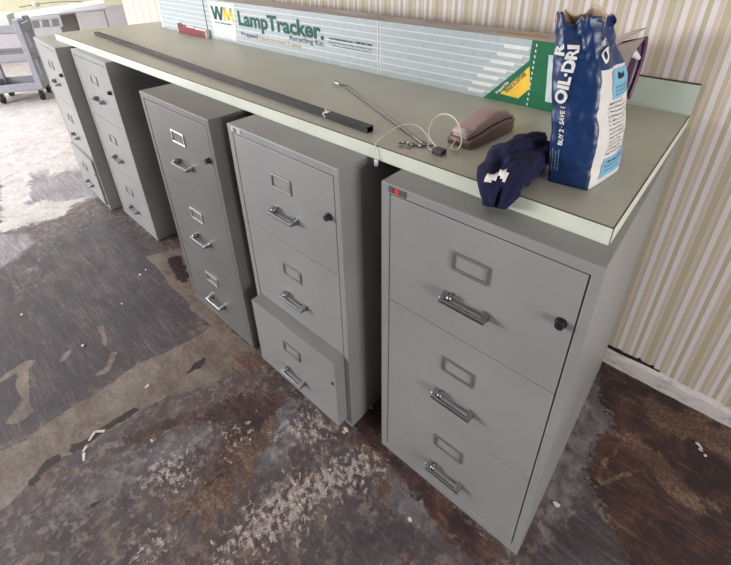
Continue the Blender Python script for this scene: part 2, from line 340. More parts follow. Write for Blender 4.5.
# plaster strip left where the skirting came off, with a torn paper edge above it
def base_strip():
    g = NG('scuffed_plaster')
    n = g.noise(26, 7, .7, stretch=(.5,1,1)); n2 = g.noise(70, 5, .7)
    c = g.ramp(n, [(.32,(150,140,138)), (.44,(198,190,188)), (.7,(222,214,212))])
    c = g.mix(g.math('MULTIPLY', g.sep(g.ramp(n2, [(.64,(0,0,0)),(.7,(255,255,255))]))[0], .7), c, lin(90,78,80))
    g.L.new(c, g.b.inputs['Base Color']); g.b.inputs['Roughness'].default_value = .85; return g.m
mb = MB(); n = 200; xs = [-.12 + 2.4*i/n for i in range(n+1)]
rings = []
for x in xs:
    dz = .006*noise.noise((x*9,0,0)); dy = .004*noise.noise((x*14,3,0))
    rings.append([(x,WF-.016+dy,0),(x,WF-.014+dy,.058+dz),(x,WF-.001,.074+dz),(x,WF,0)])
mb.loft(rings)
mb.box(-4.14,-.12,WF-.014,WF,0,.07)
o = struct(fix_normals(mb.build('baseboard_back', base_strip()))); o.rotation_euler.z = CYAW
mb = MB(); xs = [-.115 + .2*i/60 for i in range(61)]
rings = []
for i, x in enumerate(xs):
    tp = .084 + .016*max(0, noise.noise((x*40,1,0))) + .006*noise.noise((x*130,2,0)); tp = tp if i < 54 else tp*.0+.08
    rings.append([(x,WF-.0035,.068),(x,WF-.003,tp),(x,WF+.001,tp),(x,WF+.001,.068)])
o = struct(fix_normals(mb.loft(rings).build('trim_2', M_inside))); o.rotation_euler.z = CYAW

# ------------------------------------------------------------------ filing cabinets
W, DEP = .489, .80
FR, FRR = .024, .020
DIV = [.996, .675, .348, .032]     # drawer edges from the top
def card_holder(parent, cx, y, cz, m):
    w2, h2, b, d = .045, .0245, .0065, .004
    mb = MB()
    mb.box(cx-w2,cx+w2,y-d,y,cz+h2-b,cz+h2).box(cx-w2,cx+w2,y-d,y,cz-h2,cz-h2+b)
    mb.box(cx-w2,cx-w2+b,y-d,y,cz-h2+b,cz+h2-b).box(cx+w2-b,cx+w2,y-d,y,cz-h2+b,cz+h2-b)
    return mb.build('card_holder', m, parent, bevel=.0012)
def pull(parent, cx, y, cz):
    mb = MB(); hw, pr = .051, .022
    for s in (-1, 1):
        a = cx+s*hw
        mb.loft([[(a-.008,y,cz-.012),(a+.008,y,cz-.012),(a+.008,y,cz+.012),(a-.008,y,cz+.012)],
                 [(a-.006,y-.012,cz-.008),(a+.006,y-.012,cz-.008),(a+.006,y-.012,cz+.008),(a-.006,y-.012,cz+.008)],
                 [(a-.006,y-pr,cz-.007),(a+.006,y-pr,cz-.007),(a+.006,y-pr,cz+.005),(a-.006,y-pr,cz+.005)]])
    prof = [(-.005,-.005),(.001,-.007),(.005,-.003),(.005,.003),(.0,.005),(-.005,.003)]
    mb.loft([[(cx+s*(hw+.006), y-pr+p, cz+q) for p, q in prof] for s in (-1, 1)])
    fix_normals(mb.build('handle', M_chrome, parent, bevel=.0015))
    lb = MB(); lx = cx-hw+.016
    lb.cyl((lx,y,cz+.012),(lx,y-.014,cz+.012),.004,10).ball((lx,y-.017,cz+.012),.0075,10)
    lb.box(cx-hw-.013,cx-hw-.005,y-.012,y-.009,cz-.020,cz-.004)
    fix_normals(lb.build('thumb_latch', M_chrome, parent, smooth=True))
def cabinet(x, y, rz, label, m, ajar=None, badge=None, lock=True, hold=None):
    t = empty('filing_cabinet', (x,y,0), rz, label, 'filing cabinet', 'filing cabinets under the worktop')
    b = MB(); x0, x1, z0_, z1_, yb = FR, W-FRR, DIV[3]-.0015, DIV[0]+.0015, .26
    vs = [(0,0,0),(W,0,0),(W,0,H),(0,0,H),(0,DEP,0),(W,DEP,0),(W,DEP,H),(0,DEP,H),
          (x0,0,z0_),(x1,0,z0_),(x1,0,z1_),(x0,0,z1_),(x0,yb,z0_),(x1,yb,z0_),(x1,yb,z1_),(x0,yb,z1_)]
    fs = [(0,1,9,8),(1,2,10,9),(2,3,11,10),(3,0,8,11),(8,9,13,12),(9,10,14,13),(10,11,15,14),(11,8,12,15),(12,13,14,15),
          (0,4,5,1),(1,5,6,2),(2,6,7,3),(3,7,4,0),(4,7,6,5)]
    b.add(vs, fs)
    fix_normals(b.build('body', m, t, bevel=.0018))
    for k in range(3):
        z1, z0 = DIV[k]-(.0012 if k == 0 else .0011), DIV[k+1]+.0011
        yy = -(ajar or 0) if k == 2 and ajar else .001
        d = MB().box(FR+.0026, W-FRR-.0026, yy, yy+.19, z0, z1).build('drawer', m, t, bevel=.0012)
        card_holder(d, W/2, yy, (.895,.566,.240)[k], hold or M_steel)
        pull(d, W/2+.001, yy, (.789,.450,.116)[k])
        if k == 0 and lock:
            lk = MB(); cx, cz = W-.046, .868
            lk.cyl((cx,yy,cz),(cx,yy-.003,cz),.0115,20).cyl((cx,yy-.003,cz),(cx,yy-.015,cz),.0095,20,r2=.0085)
            lk.box(cx-.0015,cx+.0015,yy-.0158,yy-.0145,cz-.004,cz+.004)
            o = fix_normals(lk.build('lock', M_black, d)); o['label'] = 'black round key lock'
        if k == 2 and ajar:
            o = MB().cyl((W-.036,yy,DIV[2]-.10),(W-.036,yy-.002,DIV[2]-.10),.006,12).build('lock_hole', M_inside, d)
    if badge:
        bx, bz = .026, 1.0105
        q = MB().box(bx-.004,bx+.046,-.002,0,bz-.0085,bz+.0085).build('badge', badge[0], t, bevel=.001)
        MB().box(bx+.011,bx+.017,-.003,-.0019,bz-.006,bz+.006).build('badge_mark', M_black, q)
        MB().cyl((bx+.021,-.0019,bz),(bx+.021,-.0035,bz),.0068,16).build('badge_dot', badge[1], q)
    return t
M_red = mat('red_print', (206,52,44), .5)
M_badge = mat('badge_metal', (110,100,100), .4, .6)
M_badge2 = mat('badge_pale', (196,188,186), .5)
cabinet(-.5766,.660,.0269,'grey three-drawer filing cabinet nearest the camera, right end of row, red-dotted badge', M_cab, badge=(M_badge, M_red))
cabinet(-1.1801,.6293,.0096,'grey filing cabinet second from right, pale badge, bottom drawer pulled slightly open', M_cab, ajar=.042, badge=(M_badge2, M_badge))
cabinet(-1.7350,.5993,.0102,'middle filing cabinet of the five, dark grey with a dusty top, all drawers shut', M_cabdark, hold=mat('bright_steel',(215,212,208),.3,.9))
cabinet(-2.8025,.6881,-.0053,'second filing cabinet from the left, all drawers shut, wide dark gap to its right', M_cab)
cabinet(-3.3638,.6570,-.0415,'farthest filing cabinet, bottom drawer ajar, sticking out past the worktop left end', M_cablight, ajar=.013)

# ------------------------------------------------------------------ worktop
def laminate():
    g = NG('worktop_laminate')
    n = g.noise(5, 6, .6); n2 = g.noise(260, 2); n3 = g.noise(14, 7, .72)
    c = g.ramp(g.math('ADD', g.math('MULTIPLY', n, .7), g.math('MULTIPLY', n2, .3)), [(.32,(170,168,154)), (.68,(186,184,170))])
    c = g.mix(g.math('MULTIPLY', g.sep(g.ramp(n3, [(.66,(0,0,0)),(.8,(255,255,255))]))[0], .55), c, lin(126,108,92))
    g.L.new(c, g.b.inputs['Base Color']); g.b.inputs['Roughness'].default_value = .38
    g.b.inputs['Specular IOR Level'].default_value = .45; return g.m
M_edge = mat('pale_green_edge', (208,212,196), .45, noise_amt=.05, scale=12)
M_splash = mat('pale_green_backsplash', (186,196,184), .45, noise_amt=.05, scale=9)
M_seam = mat('brown_seam', (82,70,56), .8)
ct = empty('worktop', (0,0,0), CYAW, 'long pale green laminate worktop lying across the filing cabinets', 'worktop')
cF, cB, cL, cR = .7428, 1.5036, -3.1286, -.0988
MB().box(cL+.002,cR-.002,cF+.002,WF-.001,H+.0004,Z).build('counter_top', laminate(), ct)
MB().box(cL,cR,cF,cF+.002,H+.0004,Z-.0012).box(cR-.002,cR,cF+.002,WF-.001,H+.0004,Z-.0012).box(cL,cL+.002,cF+.002,WF-.001,H+.0004,Z-.0012).build('edge_band', M_edge, ct)
MB().box(cL,cR,cF-.0003,cF+.0022,Z-.0013,Z+.0003).box(cR-.0022,cR+.0003,cF-.0003,WF-.002,Z-.0013,Z+.0003).box(cR-.0012,cR+.0003,cF-.0003,cF+.0012,H+.001,Z).build('edge_seam', M_seam, ct)
MB().box(cL,cR,cB,WF-.001,Z,Z+.0905).build('backsplash', M_splash, ct, bevel=.001)
MB().box(cL,cR+.0005,cB-.0004,WF-.001,Z+.0905,Z+.0915).build('backsplash_seam', M_seam, ct)

# ------------------------------------------------------------------ lamp recycling carton
bx0, bx1, bz1, bd = -2.86, -.34, Z+.2, .135
BY = 1.2505
def carton_paint():
    g = NG('carton_front_print')
    x, y, z = g.sep(g.tc.outputs['Object'])
    u = g.math('FRACT', g.math('DIVIDE', z, .0255))
    n = g.noise(40, 4)
    blue = g.ramp(n, [(.3,(163,173,175)), (.7,(177,186,187))])
    c = g.mix(g.math('GREATER_THAN', u, .84), blue, lin(208,210,210))
    g.L.new(c, g.b.inputs['Base Color']); g.b.inputs['Roughness'].default_value = .6; return g.m
def carton_top():
    g = NG('carton_top')
    n = g.noise(8, 7, .7, stretch=(.4,1.5,1)); n2 = g.noise(50, 4)
    c = g.ramp(n, [(.32,(150,138,134)), (.5,(182,172,168)), (.66,(204,196,192))])
    c = g.mix(g.math('MULTIPLY', n2, .2), c, lin(120,105,100))
    g.L.new(c, g.b.inputs['Base Color']); g.b.inputs['Roughness'].default_value = .85; return g.m
M_ctop = carton_top(); M_cf = carton_paint()
byaw = .0165
bo = empty('lamp_carton', (-1.6, BY-.006, Z+.0005), byaw, 'long pale blue and green printed cardboard lamp recycling carton standing along the backsplash', 'cardboard box')
def lx(x): return x+1.6
mb = MB(); t_ = .004; h = .199
mb.box(lx(bx0),lx(bx1),0,t_,0,h,0)
mb.box(lx(bx0),lx(bx1),bd-t_,bd,0,h,1).box(lx(bx0),lx(bx1),t_,bd-t_,0,t_,1).box(lx(bx0),lx(bx1),t_,bd-t_,h-t_,h,1).box(lx(bx0),lx(bx0)+t_,t_,bd-t_,t_,h-t_,0)
mb.build('carton_body', [M_cf, M_ctop], bo)
def front(mb, pts, d=.0012): 
    mb.prism([(lx(x), z) for x, z in pts], -d, 0); return mb
hz = lambda z: z-Z
g1 = front(MB(), [(-.655,.001),(bx1,.001),(bx1,.199),(-.52,.199),(-.52,.140)]).build('green_end_print', M_green, bo)
front(MB(), [(-.598,.026),(-.516,.124),(-.504,.060),(-.536,.022)], .002).build('yellow_badge_print', M_yellow, g1)
front(MB(), [(-.452,.03),(-.36,.03),(-.36,.165),(-.466,.165)], .002).build('white_panel_print', mat('print_pale', (190,204,204), .6), g1)
mb = MB()
put_text(mb, 'TRACK & CAPTURE', lambda u,v: (lx(-.577)+u*.64-v*.77, -.0026, .031+u*.77+v*.64), .088, .012, .03)
mb.build('lettering', M_ink, g1)
mb = MB(); put_text(mb, 'Prepaid Kit', lambda u,v: (lx(-.608)+u*.64-v*.77, -.0018, .022+u*.77+v*.64), .055, .009, .03)
mb.build('lettering', M_paper, g1)
mb = MB()
for k in range(12): front(mb, [(-.5065,.006+k*.016),(-.5030,.006+k*.016),(-.5045,.014+k*.016),(-.5080,.014+k*.016)], .0016)
mb.build('fold_marks', M_paper, g1)
mb = MB(); ends = [(-.635,.022),(-.62,.05),(-.59,.074),(-.575,.099),(-.56,.124),(-.54,.149),(-.60,.174)]
for k, (xe, zz) in enumerate(ends):
    zt = .014+.0255*k; x0 = [-.715,-.70,-.685,-.665,-.645,-.625,-.605][k]
    x1 = [-.652+.0,-.625,-.606,-.583,-.561,-.539,-.522][k]
    front(mb, [(x0,zt),(x1-.006,zt),(x1,zt+.0115),(x0,zt+.0115)], .0011)
mb.build('white_bar_print', M_paper, bo)
w1 = front(MB(), [(-2.268,.014),(-2.058,.012),(-2.040,.192),(-2.280,.192)]).build('logo_panel_print', mat('print_white', (214,214,216), .6), bo)
def strokes(name, m, segs, x0, z0, wd, ht, th):
    mb = MB()
    for (a, b) in segs: front(mb, [(x0+a[0]*wd-th/2,z0+a[1]*ht),(x0+a[0]*wd+th/2,z0+a[1]*ht),(x0+b[0]*wd+th/2,z0+b[1]*ht),(x0+b[0]*wd-th/2,z0+b[1]*ht)], .0018)
    return mb.build(name, m, w1)
strokes('logo_letter', M_dgreen, [((.06,1),(.26,0)),((.26,0),(.5,1)),((.5,1),(.72,0)),((.72,0),(.96,1))], -2.256, .104, .108, .066, .021)
strokes('logo_letter', M_yellow, [((.08,0),(.2,1)),((.2,1),(.5,.1)),((.5,.1),(.8,1)),((.8,1),(.92,0))], -2.150, .104, .092, .066, .021)
mb = MB(); put_text(mb, 'WASTE MANAGEMENT', lambda u,v: (lx(-2.240)+u, -.0018, .086+v), .165, .009, .01); mb.build('logo_caption', M_ink, w1)
def L(body, x, z, wdt, hgt, m, bold=.0, name='lettering'):
    mb = MB(); put_text(mb, body, lambda u,v: (lx(x)+u, -.0012, z+v), wdt, hgt, bold); return mb.build(name, m, bo)
L('LampTracker.', -2.02, .098, .615, .066, M_dgreen, .035)
L('Prepaid', -2.01, .047, .135, .020, M_ink, .01)
L('Fluorescent Lamp', -1.86, .043, .30, .022, M_orange_ink, .01)
L('Recycling Kit.', -1.63, .070, .225, .021, M_ink, .005)
L('www.lamptracker.com  1 800 664 1434', -1.375, .103, .235, .0095, M_dgreen, .03)
L('Recycle fluorescent lamps and ballasts here', -1.375, .089, .235, .0065, M_ink)
L('Mercury recycling program for used lamps', -1.355, .077, .215, .0065, M_ink)
mb = MB()
for x in (-1.112,-1.096): front(mb, [(x,.0),(x+.004,.0),(x+.004,.199),(x,.199)], .0010)
mb.build('crease_print', M_paper, bo)
mb = MB(); front(mb, [(-2.334,.0),(-2.327,.0),(-2.325,.199),(-2.332,.199)], .0010)
mb.build('seam_line', M_ink, bo)
mb = MB()
for k in range(8):
    z0 = .004+.0255*k; front(mb, [(bx0-.001,z0),(bx0+.035,z0+.003),(bx0+.02,z0+.015),(bx0-.001,z0+.017)], .003)
mb.build('torn_edge', M_paper, bo)
mb = MB().box(lx(-.66),lx(-.50),.045,.085,h,h+.0008); mb.build('tan_label', mat('tan_label', (176,142,92), .7), bo)
# open right end: lifted top flap, bulged front lip and purple back lip
mb = MB(); rings = []
for i in range(9):
    f = i/8
    rings.append([(lx(bx1)+.075*f*(.55+.45*q), .002+(bd-.004)*q, h+.001+.028*f*q+.012*f+.004*math.sin(f*PI)) for q in [j/8 for j in range(9)]])
o = mb.loft(rings, caps=False, closed=False).build('top_flap', M_ctop, bo, smooth=True)
s = o.modifiers.new('solid', 'SOLIDIFY'); s.thickness = .003
M_purple = mat('purple_liner', (96,62,92), .35, noise_amt=.2)
Tp, Bt = Vector((-.259,1.395,1.280)), Vector((-.262,1.395,1.106))
def lip(mid, n=12): 
    out = []
    for i in range(n+1):
        f = i/n; a = Tp.lerp(Bt, f); bb = 4*f*(1-f); out.append(a + (mid-(Tp+Bt)/2)*bb)
    return out
back = lip(Vector((-.257,1.41,1.205))); frontl = lip(Vector((-.278,1.36,1.197)))
def inbo(p):
    q = Vector((p[0]+1.6, p[1]-(BY-.006), p[2]-Z-.0005)); q.rotate(Matrix.Rotation(-byaw,3,'Z')); return q
mb = MB(); rings = []
for k in range(6):
    f = k/5; rings.append([inbo(Vector((bx1,1.268,Z+.195-.19*i/12)).lerp(p, f)) for i, p in enumerate(frontl)])
o = fix_normals(mb.loft(rings, caps=False, closed=False).build('front_flap', M_kraft, bo, smooth=True)); o.modifiers.new('solid','SOLIDIFY').thickness = .0025
mb = MB(); rings = []
for k in range(6):
    f = k/5; rings.append([inbo(Vector((bx1,1.385,Z+.195-.17*i/12)).lerp(p, f)) for i, p in enumerate(back)])
o = fix_normals(mb.loft(rings, caps=False, closed=False).build('back_flap', M_purple, bo, smooth=True)); o.modifiers.new('solid','SOLIDIFY').thickness = .0025
rim = MB().tube([inbo(p) for p in back], .0055, 8).build('purple_rim', M_purple, bo, smooth=True)
mb = MB(); 
mb.tube([inbo(p) for p in [(-.33,1.36,1.245),(-.275,1.385,1.235),(-.262,1.395,1.222)]], [.006,.012,.006], 8)
mb.build('wrap_glint', M_white, bo, smooth=True)  # white sliver standing in for the glint inside the open end

# ------------------------------------------------------------------ small red pack leaning on the carton
M_redpack = mat('red_card', (128,18,24), .5, noise_amt=.5, scale=60)
rp = empty('red_packet', (-2.47,1.2215,Z+.0008), .02, 'small red packet with white edges leaning on the carton left end', 'packet')
MB().prism([(-.15,0.0),(.15,0.0),(.15,.038),(.10,.044),(.03,.039),(-.05,.045),(-.15,.040)], -.012, .006).build('packet_body', M_redpack, rp, bevel=.002)
for pl, y0 in (([(-.157,.0),(-.148,.0),(-.150,.052),(-.158,.05)],-.013),([(-.05,.040),(.03,.038),(.028,.046),(-.05,.048)],-.011),([(.04,.036),(.15,.036),(.152,.043),(.045,.045)],-.011),([(.148,.0),(.157,.0),(.155,.044),(.15,.043)],-.013)):
    MB().prism(pl, y0-.002, .006).build('white_edge', M_paper, rp)

# ------------------------------------------------------------------ long dark metal channel
M_bronze = mat('dark_bronze_metal', (34,27,34), .4, .2, .25, 40)
A, B = Vector((-2.89,.860,Z)), Vector((-.731,.792,Z)); ln = (B-A).length
ch = empty('metal_channel', A, math.atan2(B.y-A.y, B.x-A.x), 'long dark bronze square metal channel lying near the worktop front edge', 'metal bar')
w2, hh, t_ = .0115, .0175, .0016
mb = MB().box(0,ln,-w2,w2,.0005,t_).box(0,ln,-w2,w2,hh-t_,hh).box(0,ln,-w2,-w2+t_,t_,hh-t_).box(0,ln,w2-t_,w2,t_,hh-t_)
mb.build('channel', M_bronze, ch)
MB().box(.42,1.15,w2,w2+.016,.0005,.004).build('flange', M_bronze, ch)
mb = MB(); s0 = ln-.17
mb.tube([(s0,-w2-.001,.004),(s0-.006,-w2-.003,.014),(s0-.002,-w2-.002,.019),(s0+.004,-w2+.006,.021),(s0-.008,-w2+.008,.024)], .0022, 6)
mb.tube([(s0-.002,-w2-.002,.018),(s0+.010,-w2+.002,.021),(s0+.008,-w2+.010,.021)], .0022, 6)
mb.build('tied_string', M_paper, ch)

# ------------------------------------------------------------------ chrome rods with hooked ends
rd = empty('chrome_rods', (-.83,.935,Z), 0, 'pair of thin chrome rods with hooked ends lying on the worktop', 'metal rods')
def rel(ps): return [(p[0]+.83, p[1]-.935, p[2]-Z) for p in ps]
mb = MB()
mb.tube(rel([(-1.076,1.043,Z+.006),(-.572,.815,Z+.005)]), .0032, 8); mb.build('rod', M_chrome, rd)
mb = MB(); mb.tube(rel([(-1.066,1.050,Z+.006),(-.9,.968,Z+.009),(-.61,.837,Z+.004),(-.566,.824,Z+.004)]), .0026, 8); mb.build('rod', M_chrome, rd)
mb = MB(); mb.tube(rel([(-1.070,1.047,Z+.007),(-1.10,1.035,Z+.010),(-1.128,1.040,Z+.012),(-1.135,1.052,Z+.014)]), .004, 8)
mb.tube(rel([(-1.128,1.028,Z+.006),(-1.118,1.05,Z+.018)]), .0035, 8); mb.build('end_bracket', M_chrome, rd)
for hx, hy in ((-.598,.800),(-.578,.808)):
    mb = MB(); mb.tube(rel([(hx-.012+.012*math.cos(a)+.03*max(0,-(a-PI*.6))*.4, hy-.018+.014*math.sin(a), Z+.004) for a in [PI*.2+i*.34 for i in range(15)]]), .0028, 8)
    mb.tube(rel([(hx-.004,hy-.008,Z+.004),(hx+.03,hy+.018,Z+.005)]), .0026, 8); mb.build('hook', M_chrome, rd)

# ------------------------------------------------------------------ telephone
M_ph = mat('taupe_plastic', (164,140,135), .38, noise_amt=.05)
M_phb = mat('brown_mauve_plastic', (128,101,97), .42, noise_amt=.05)
M_phl = mat('pale_taupe_plastic', (190,168,160), .4, noise_amt=.05)
def rrect(w, z0, z1, r, y, n=5, taper=0.):
    out = []
    for cx, cz, a0 in ((w-r,z0+r*.4,-PI/2),(w-r-taper,z1-r,0),(-w+r+taper,z1-r,PI/2),(-w+r,z0+r*.4,PI)):
        for k in range(n+1):
            a = a0+PI/2*k/n; out.append((cx+r*math.cos(a), y, cz+(r*.4 if a0 in (-PI/2,PI) and cz < (z0+z1)/2 else r)*math.sin(a)))
    return out
ph = empty('telephone', (-.505,.868,Z+.001), -(.105), 'taupe corded desk telephone lying on the worktop beside the navy cloth', 'telephone')
def prof(knots, y):
    for (a, va), (b, vb) in zip(knots, knots[1:]):
        if y <= b:
            f = (y-a)/(b-a); f = f*f*(3-2*f); return va+(vb-va)*f
    return knots[-1][1]
PL = .87
ys = [0,.004,.012,.03,.05,.075,.10,.13,.16,.185,.21,.225,.232]
bt = [(0,.020),(.03,.028),(.12,.040),(.185,.040),(.232,.026)]
bw = [(0,.034),(.02,.040),(.12,.040),(.2,.037),(.232,.030)]
fix_normals(MB().loft([rrect(prof(bw,y), 0, prof(bt,y), .008, y*PL) for y in ys]).build('telephone_base', M_phb, ph, smooth=True))
hb = [(0,.022),(.03,.030),(.12,.042),(.185,.042),(.232,.032)]
ht = [(0,.030),(.02,.038),(.06,.054),(.13,.068),(.185,.062),(.225,.046)]
hw = [(0,.026),(.03,.034),(.12,.036),(.19,.034),(.225,.026)]
ys2 = [.004,.008,.016,.03,.05,.075,.10,.13,.155,.175,.195,.21,.22]
hs = fix_normals(MB().loft([rrect(prof(hw,y), prof(hb,y), prof(ht,y), .010, y*PL, taper=.004) for y in ys2]).build('handset', M_ph, ph, smooth=True))
fix_normals(MB().loft([[(-.026+q*.052,y*PL,prof(ht,y)+.0012) for q in (0,.5,1)]+[(.026-q*.052,y*PL,prof(ht,y)-.004) for q in (0,.5,1)] for y in (.007,.014,.022,.03)]).build('mouthpiece', M_phl, hs, smooth=True))
mb = MB(); mb.cyl((.012,.198,.018),(.014,.210,.018),.007,10).ball((.012,.210,.028),.008,8).ball((.020,.210,.022),.006,8)
mb.build('cord_plug', mat('clear_plug', (150,140,144), .2), ph, smooth=True)
def rel2(ps):
    M = (Matrix.Translation((-.505,.868,Z+.001)) @ Matrix.Rotation(-.105,4,'Z')).inverted()
    return [tuple(M @ Vector(p)) for p in ps]
def smooth_pts(ps, n=6):
    ps = [Vector(p) for p in ps]; out = []
    for i in range(len(ps)-1):
        p0, p1, p2, p3 = ps[max(i-1,0)], ps[i], ps[i+1], ps[min(i+2,len(ps)-1)]
        for k in range(n):
            t = k/n; out.append(.5*((2*p1)+(-p0+p2)*t+(2*p0-5*p1+4*p2-p3)*t*t+(-p0+3*p1-3*p2+p3)*t**3))
    return out+[ps[-1]]
M_cord = mat('cord_white', (206,200,194), .5)
loop = [(-.522,.806,Z+.008),(-.572,.840,Z+.016),(-.590,.87,Z+.038),(-.580,.89,Z+.058),(-.545,.88,Z+.070),(-.510,.862,Z+.066),(-.482,.842,Z+.044),(-.478,.834,Z+.020),(-.490,.834,Z+.006),(-.508,.842,Z+.004),(-.515,.876,Z+.014)]
cd = MB().tube(smooth_pts(rel2(loop)), .0020, 7).build('cord', M_cord, ph, smooth=True)
drop = [(-.531,.800,Z+.005),(-.552,.806,Z+.004),(-.575,.84,Z+.012),(-.625,.86,Z+.026),(-.665,.845,Z+.022),(-.68,.80,Z+.008),(-.668,.745,Z+.004),(-.660,.734,Z-.006),(-.655,.731,Z-.034)]
MB().tube(smooth_pts(rel2(drop)), .0014, 7).build('hanging_wire', M_cord, cd, smooth=True)
MB().box(-.660,-.651,.727,.7345,Z-.052,Z-.034).move(Matrix(((1,0,0,0),(0,1,0,0),(0,0,1,0),(0,0,0,1)))).move((Matrix.Translation((-.505,.868,Z+.001)) @ Matrix.Rotation(-.105,4,'Z')).inverted()).build('wire_plug', M_white, cd, bevel=.001)
o = MB().box(-.529,-.501,.788,.812,Z+.0008,Z+.013).move((Matrix.Translation((-.505,.868,Z+.001)) @ Matrix.Rotation(-.105,4,'Z')).inverted()).build('jack', mat('grey_jack', (64,58,64), .5), cd, bevel=.002)
o['label'] = 'small dark grey jack block'

# ------------------------------------------------------------------ navy cloth
M_navy = mat('navy_fabric', (17,17,56), .95, noise_amt=.3, scale=120, bump=.5)
spine = [(-.336,.945,Z+.022,.030,.020),(-.336,.915,Z+.030,.048,.030),(-.337,.87,Z+.034,.057,.034),(-.334,.82,Z+.034,.055,.034),(-.328,.775,Z+.032,.050,.032),(-.324,.742,Z+.024,.044,.030),(-.317,.718,Z+.000,.036,.026),(-.312,.706,Z-.024,.022,.018)]
sp = smooth_pts([p[:3] for p in spine], 8); rr = smooth_pts([(p[3],p[4],0) for p in spine], 8)
mb = MB(); rings = []; nr = 44
for i, (p, r) in enumerate(zip(sp, rr)):
    d = (sp[min(i+1,len(sp)-1)]-sp[max(i-1,0)]).normalized(); side = Vector((1,0,0)); side = (side-d*side.dot(d)).normalized(); up = side.cross(d); up = up if up.z > 0 or d.z < -.5 else -up
    if up.y > .3 and d.z < -.3: up = -up
    ring = []
    for j in range(nr):
        a = 2*PI*j/nr
        q = p+side*r.x*math.cos(a)+up*r.y*math.sin(a)
        ca, sa = math.cos(a), math.sin(a)
        nz = noise.noise((q.x*22+q.y*9, q.y*16-q.x*10, q.z*22))
        wv = noise.noise((ca*1.1, sa*1.1, i*.05))*2.2
        fold = math.sin(4*a+wv*2+i*.10)*.0045+math.sin(9*a-i*.16+wv*3)*.0022
        rid = .35-abs(noise.noise((ca*2.2+i*.035, sa*2.2, i*.045+3)))*1.5
        tp_ = min(1, .3+i/10)
        q = q + (side*ca+up*sa)*(.006*nz+fold+.013*rid)*tp_
        if q.y > cF-.004: q.z = max(q.z, Z+.0012)
        elif q.z < Z: q.y = min(q.y, cF-.008)
        ring.append(q)
    rings.append(ring)
mb.loft(rings)
rag = empty('navy_cloth', (-.33,.83,Z), 0, 'crumpled navy blue cloth draped over the worktop front edge against the blue bag', 'cloth')
mb.move(Matrix.Translation((.33,-.83,-Z)))
fix_normals(mb.build('cloth_body', M_navy, rag, smooth=True))
def patch(i0, i1, j0, j1, skip=()):
    m2 = MB(); vs = []; fs = []; wI = i1-i0+1; wJ = j1-j0+1
    for i in range(i0, i1+1):
        for j in range(j0, j1+1):
            q = rings[i][j % nr]; d = q - sp[i]; d = d.normalized()
            vs.append(q+d*.0022-Vector((-.33,.83,Z)))
    for a in range(wI-1):
        for b in range(wJ-1):
            if (a,b) not in skip: fs.append((a*wJ+b, a*wJ+b+1, (a+1)*wJ+b+1, (a+1)*wJ+b))
    o = fix_normals(m2.add(vs, fs).build('white_patch', M_paper, rag, smooth=True)); o.modifiers.new('solid','SOLIDIFY').thickness = .001
def near(target):
    best = None; cv = Vector((0,0,1.495))
    dirv = (Vector(target)-cv).normalized()
    for i in range(4, len(rings)-6):
        for j in range(nr):
            d = rings[i][j]-cv; off = (d-dirv*d.dot(dirv)).length
            if off < .012 and (best is None or d.length < best[0]): best = (d.length, i, j)
    return best[1], best[2]
for tg, sk in (((-.350,.740,Z+.03),{(0,2),(3,0),(0,1)}),((-.328,.755,Z+.030),{(0,0),(3,2),(2,2),(3,1)})):
    pi_, pj_ = near(tg); patch(pi_-2, pi_+2, pj_-1, pj_+2, sk)
mb = MB(); rings2 = []
for i in range(9):
    y = .965+.055*i/8
    rings2.append([(-.392+.045*j/8+.006*noise.noise((i*.6,j*.5,2)), y-.02*j/8, Z+.012+.016*math.sin(PI*j/8)+.006*noise.noise((i*.5,j*.6,7))) for j in range(9)])
o = mb.loft(rings2, caps=False, closed=False).build('grey_scrap', mat('grey_fabric', (104,98,98), .9, noise_amt=.2), None, smooth=True)
o.modifiers.new('solid','SOLIDIFY').thickness = .003
tag(o, 'small grey fabric scrap poking out behind the navy cloth', 'cloth scrap')

# ------------------------------------------------------------------ blue paper bag
M_bag = mat('blue_printed_paper', (20,48,92), .36, noise_amt=.12, scale=38, bump=.6)
M_bagw = mat('white_printed_paper', (216,212,208), .6, noise_amt=.05, scale=20)
M_cream = mat('cream_paper', (204,180,156), .85, noise_amt=.12, scale=30)
M_lblue = mat('light_blue_print', (122,178,206), .6)
KN = [0,.30,.66,.84,1.0]
ZK = [Z+.001,Z+.10,Z+.217,Z+.27,Z+.322]
FLk = [(-.267,.836),(-.277,.836),(-.300,.842),(-.304,.845),(-.320,.855)]
FRk = [(-.185,.849),(-.190,.848),(-.211,.849),(-.226,.852),(-.246,.858)]
BRk = [(-.164,.992),(-.176,.992),(-.199,.985),(-.230,.955),(-.226,.905)]
BLk = [(-.246,.990),(-.252,.992),(-.272,.985),(-.290,.955),(-.318,.895)]
def kn(tab, t):
    for i in range(len(KN)-1):
        if t <= KN[i+1]+1e-9:
            f = (t-KN[i])/(KN[i+1]-KN[i]); a, b = tab[i], tab[i+1]
            return Vector(a).lerp(Vector(b), f) if isinstance(a, tuple) else a+(b-a)*f
NS, NT = 22, 64
grid = []
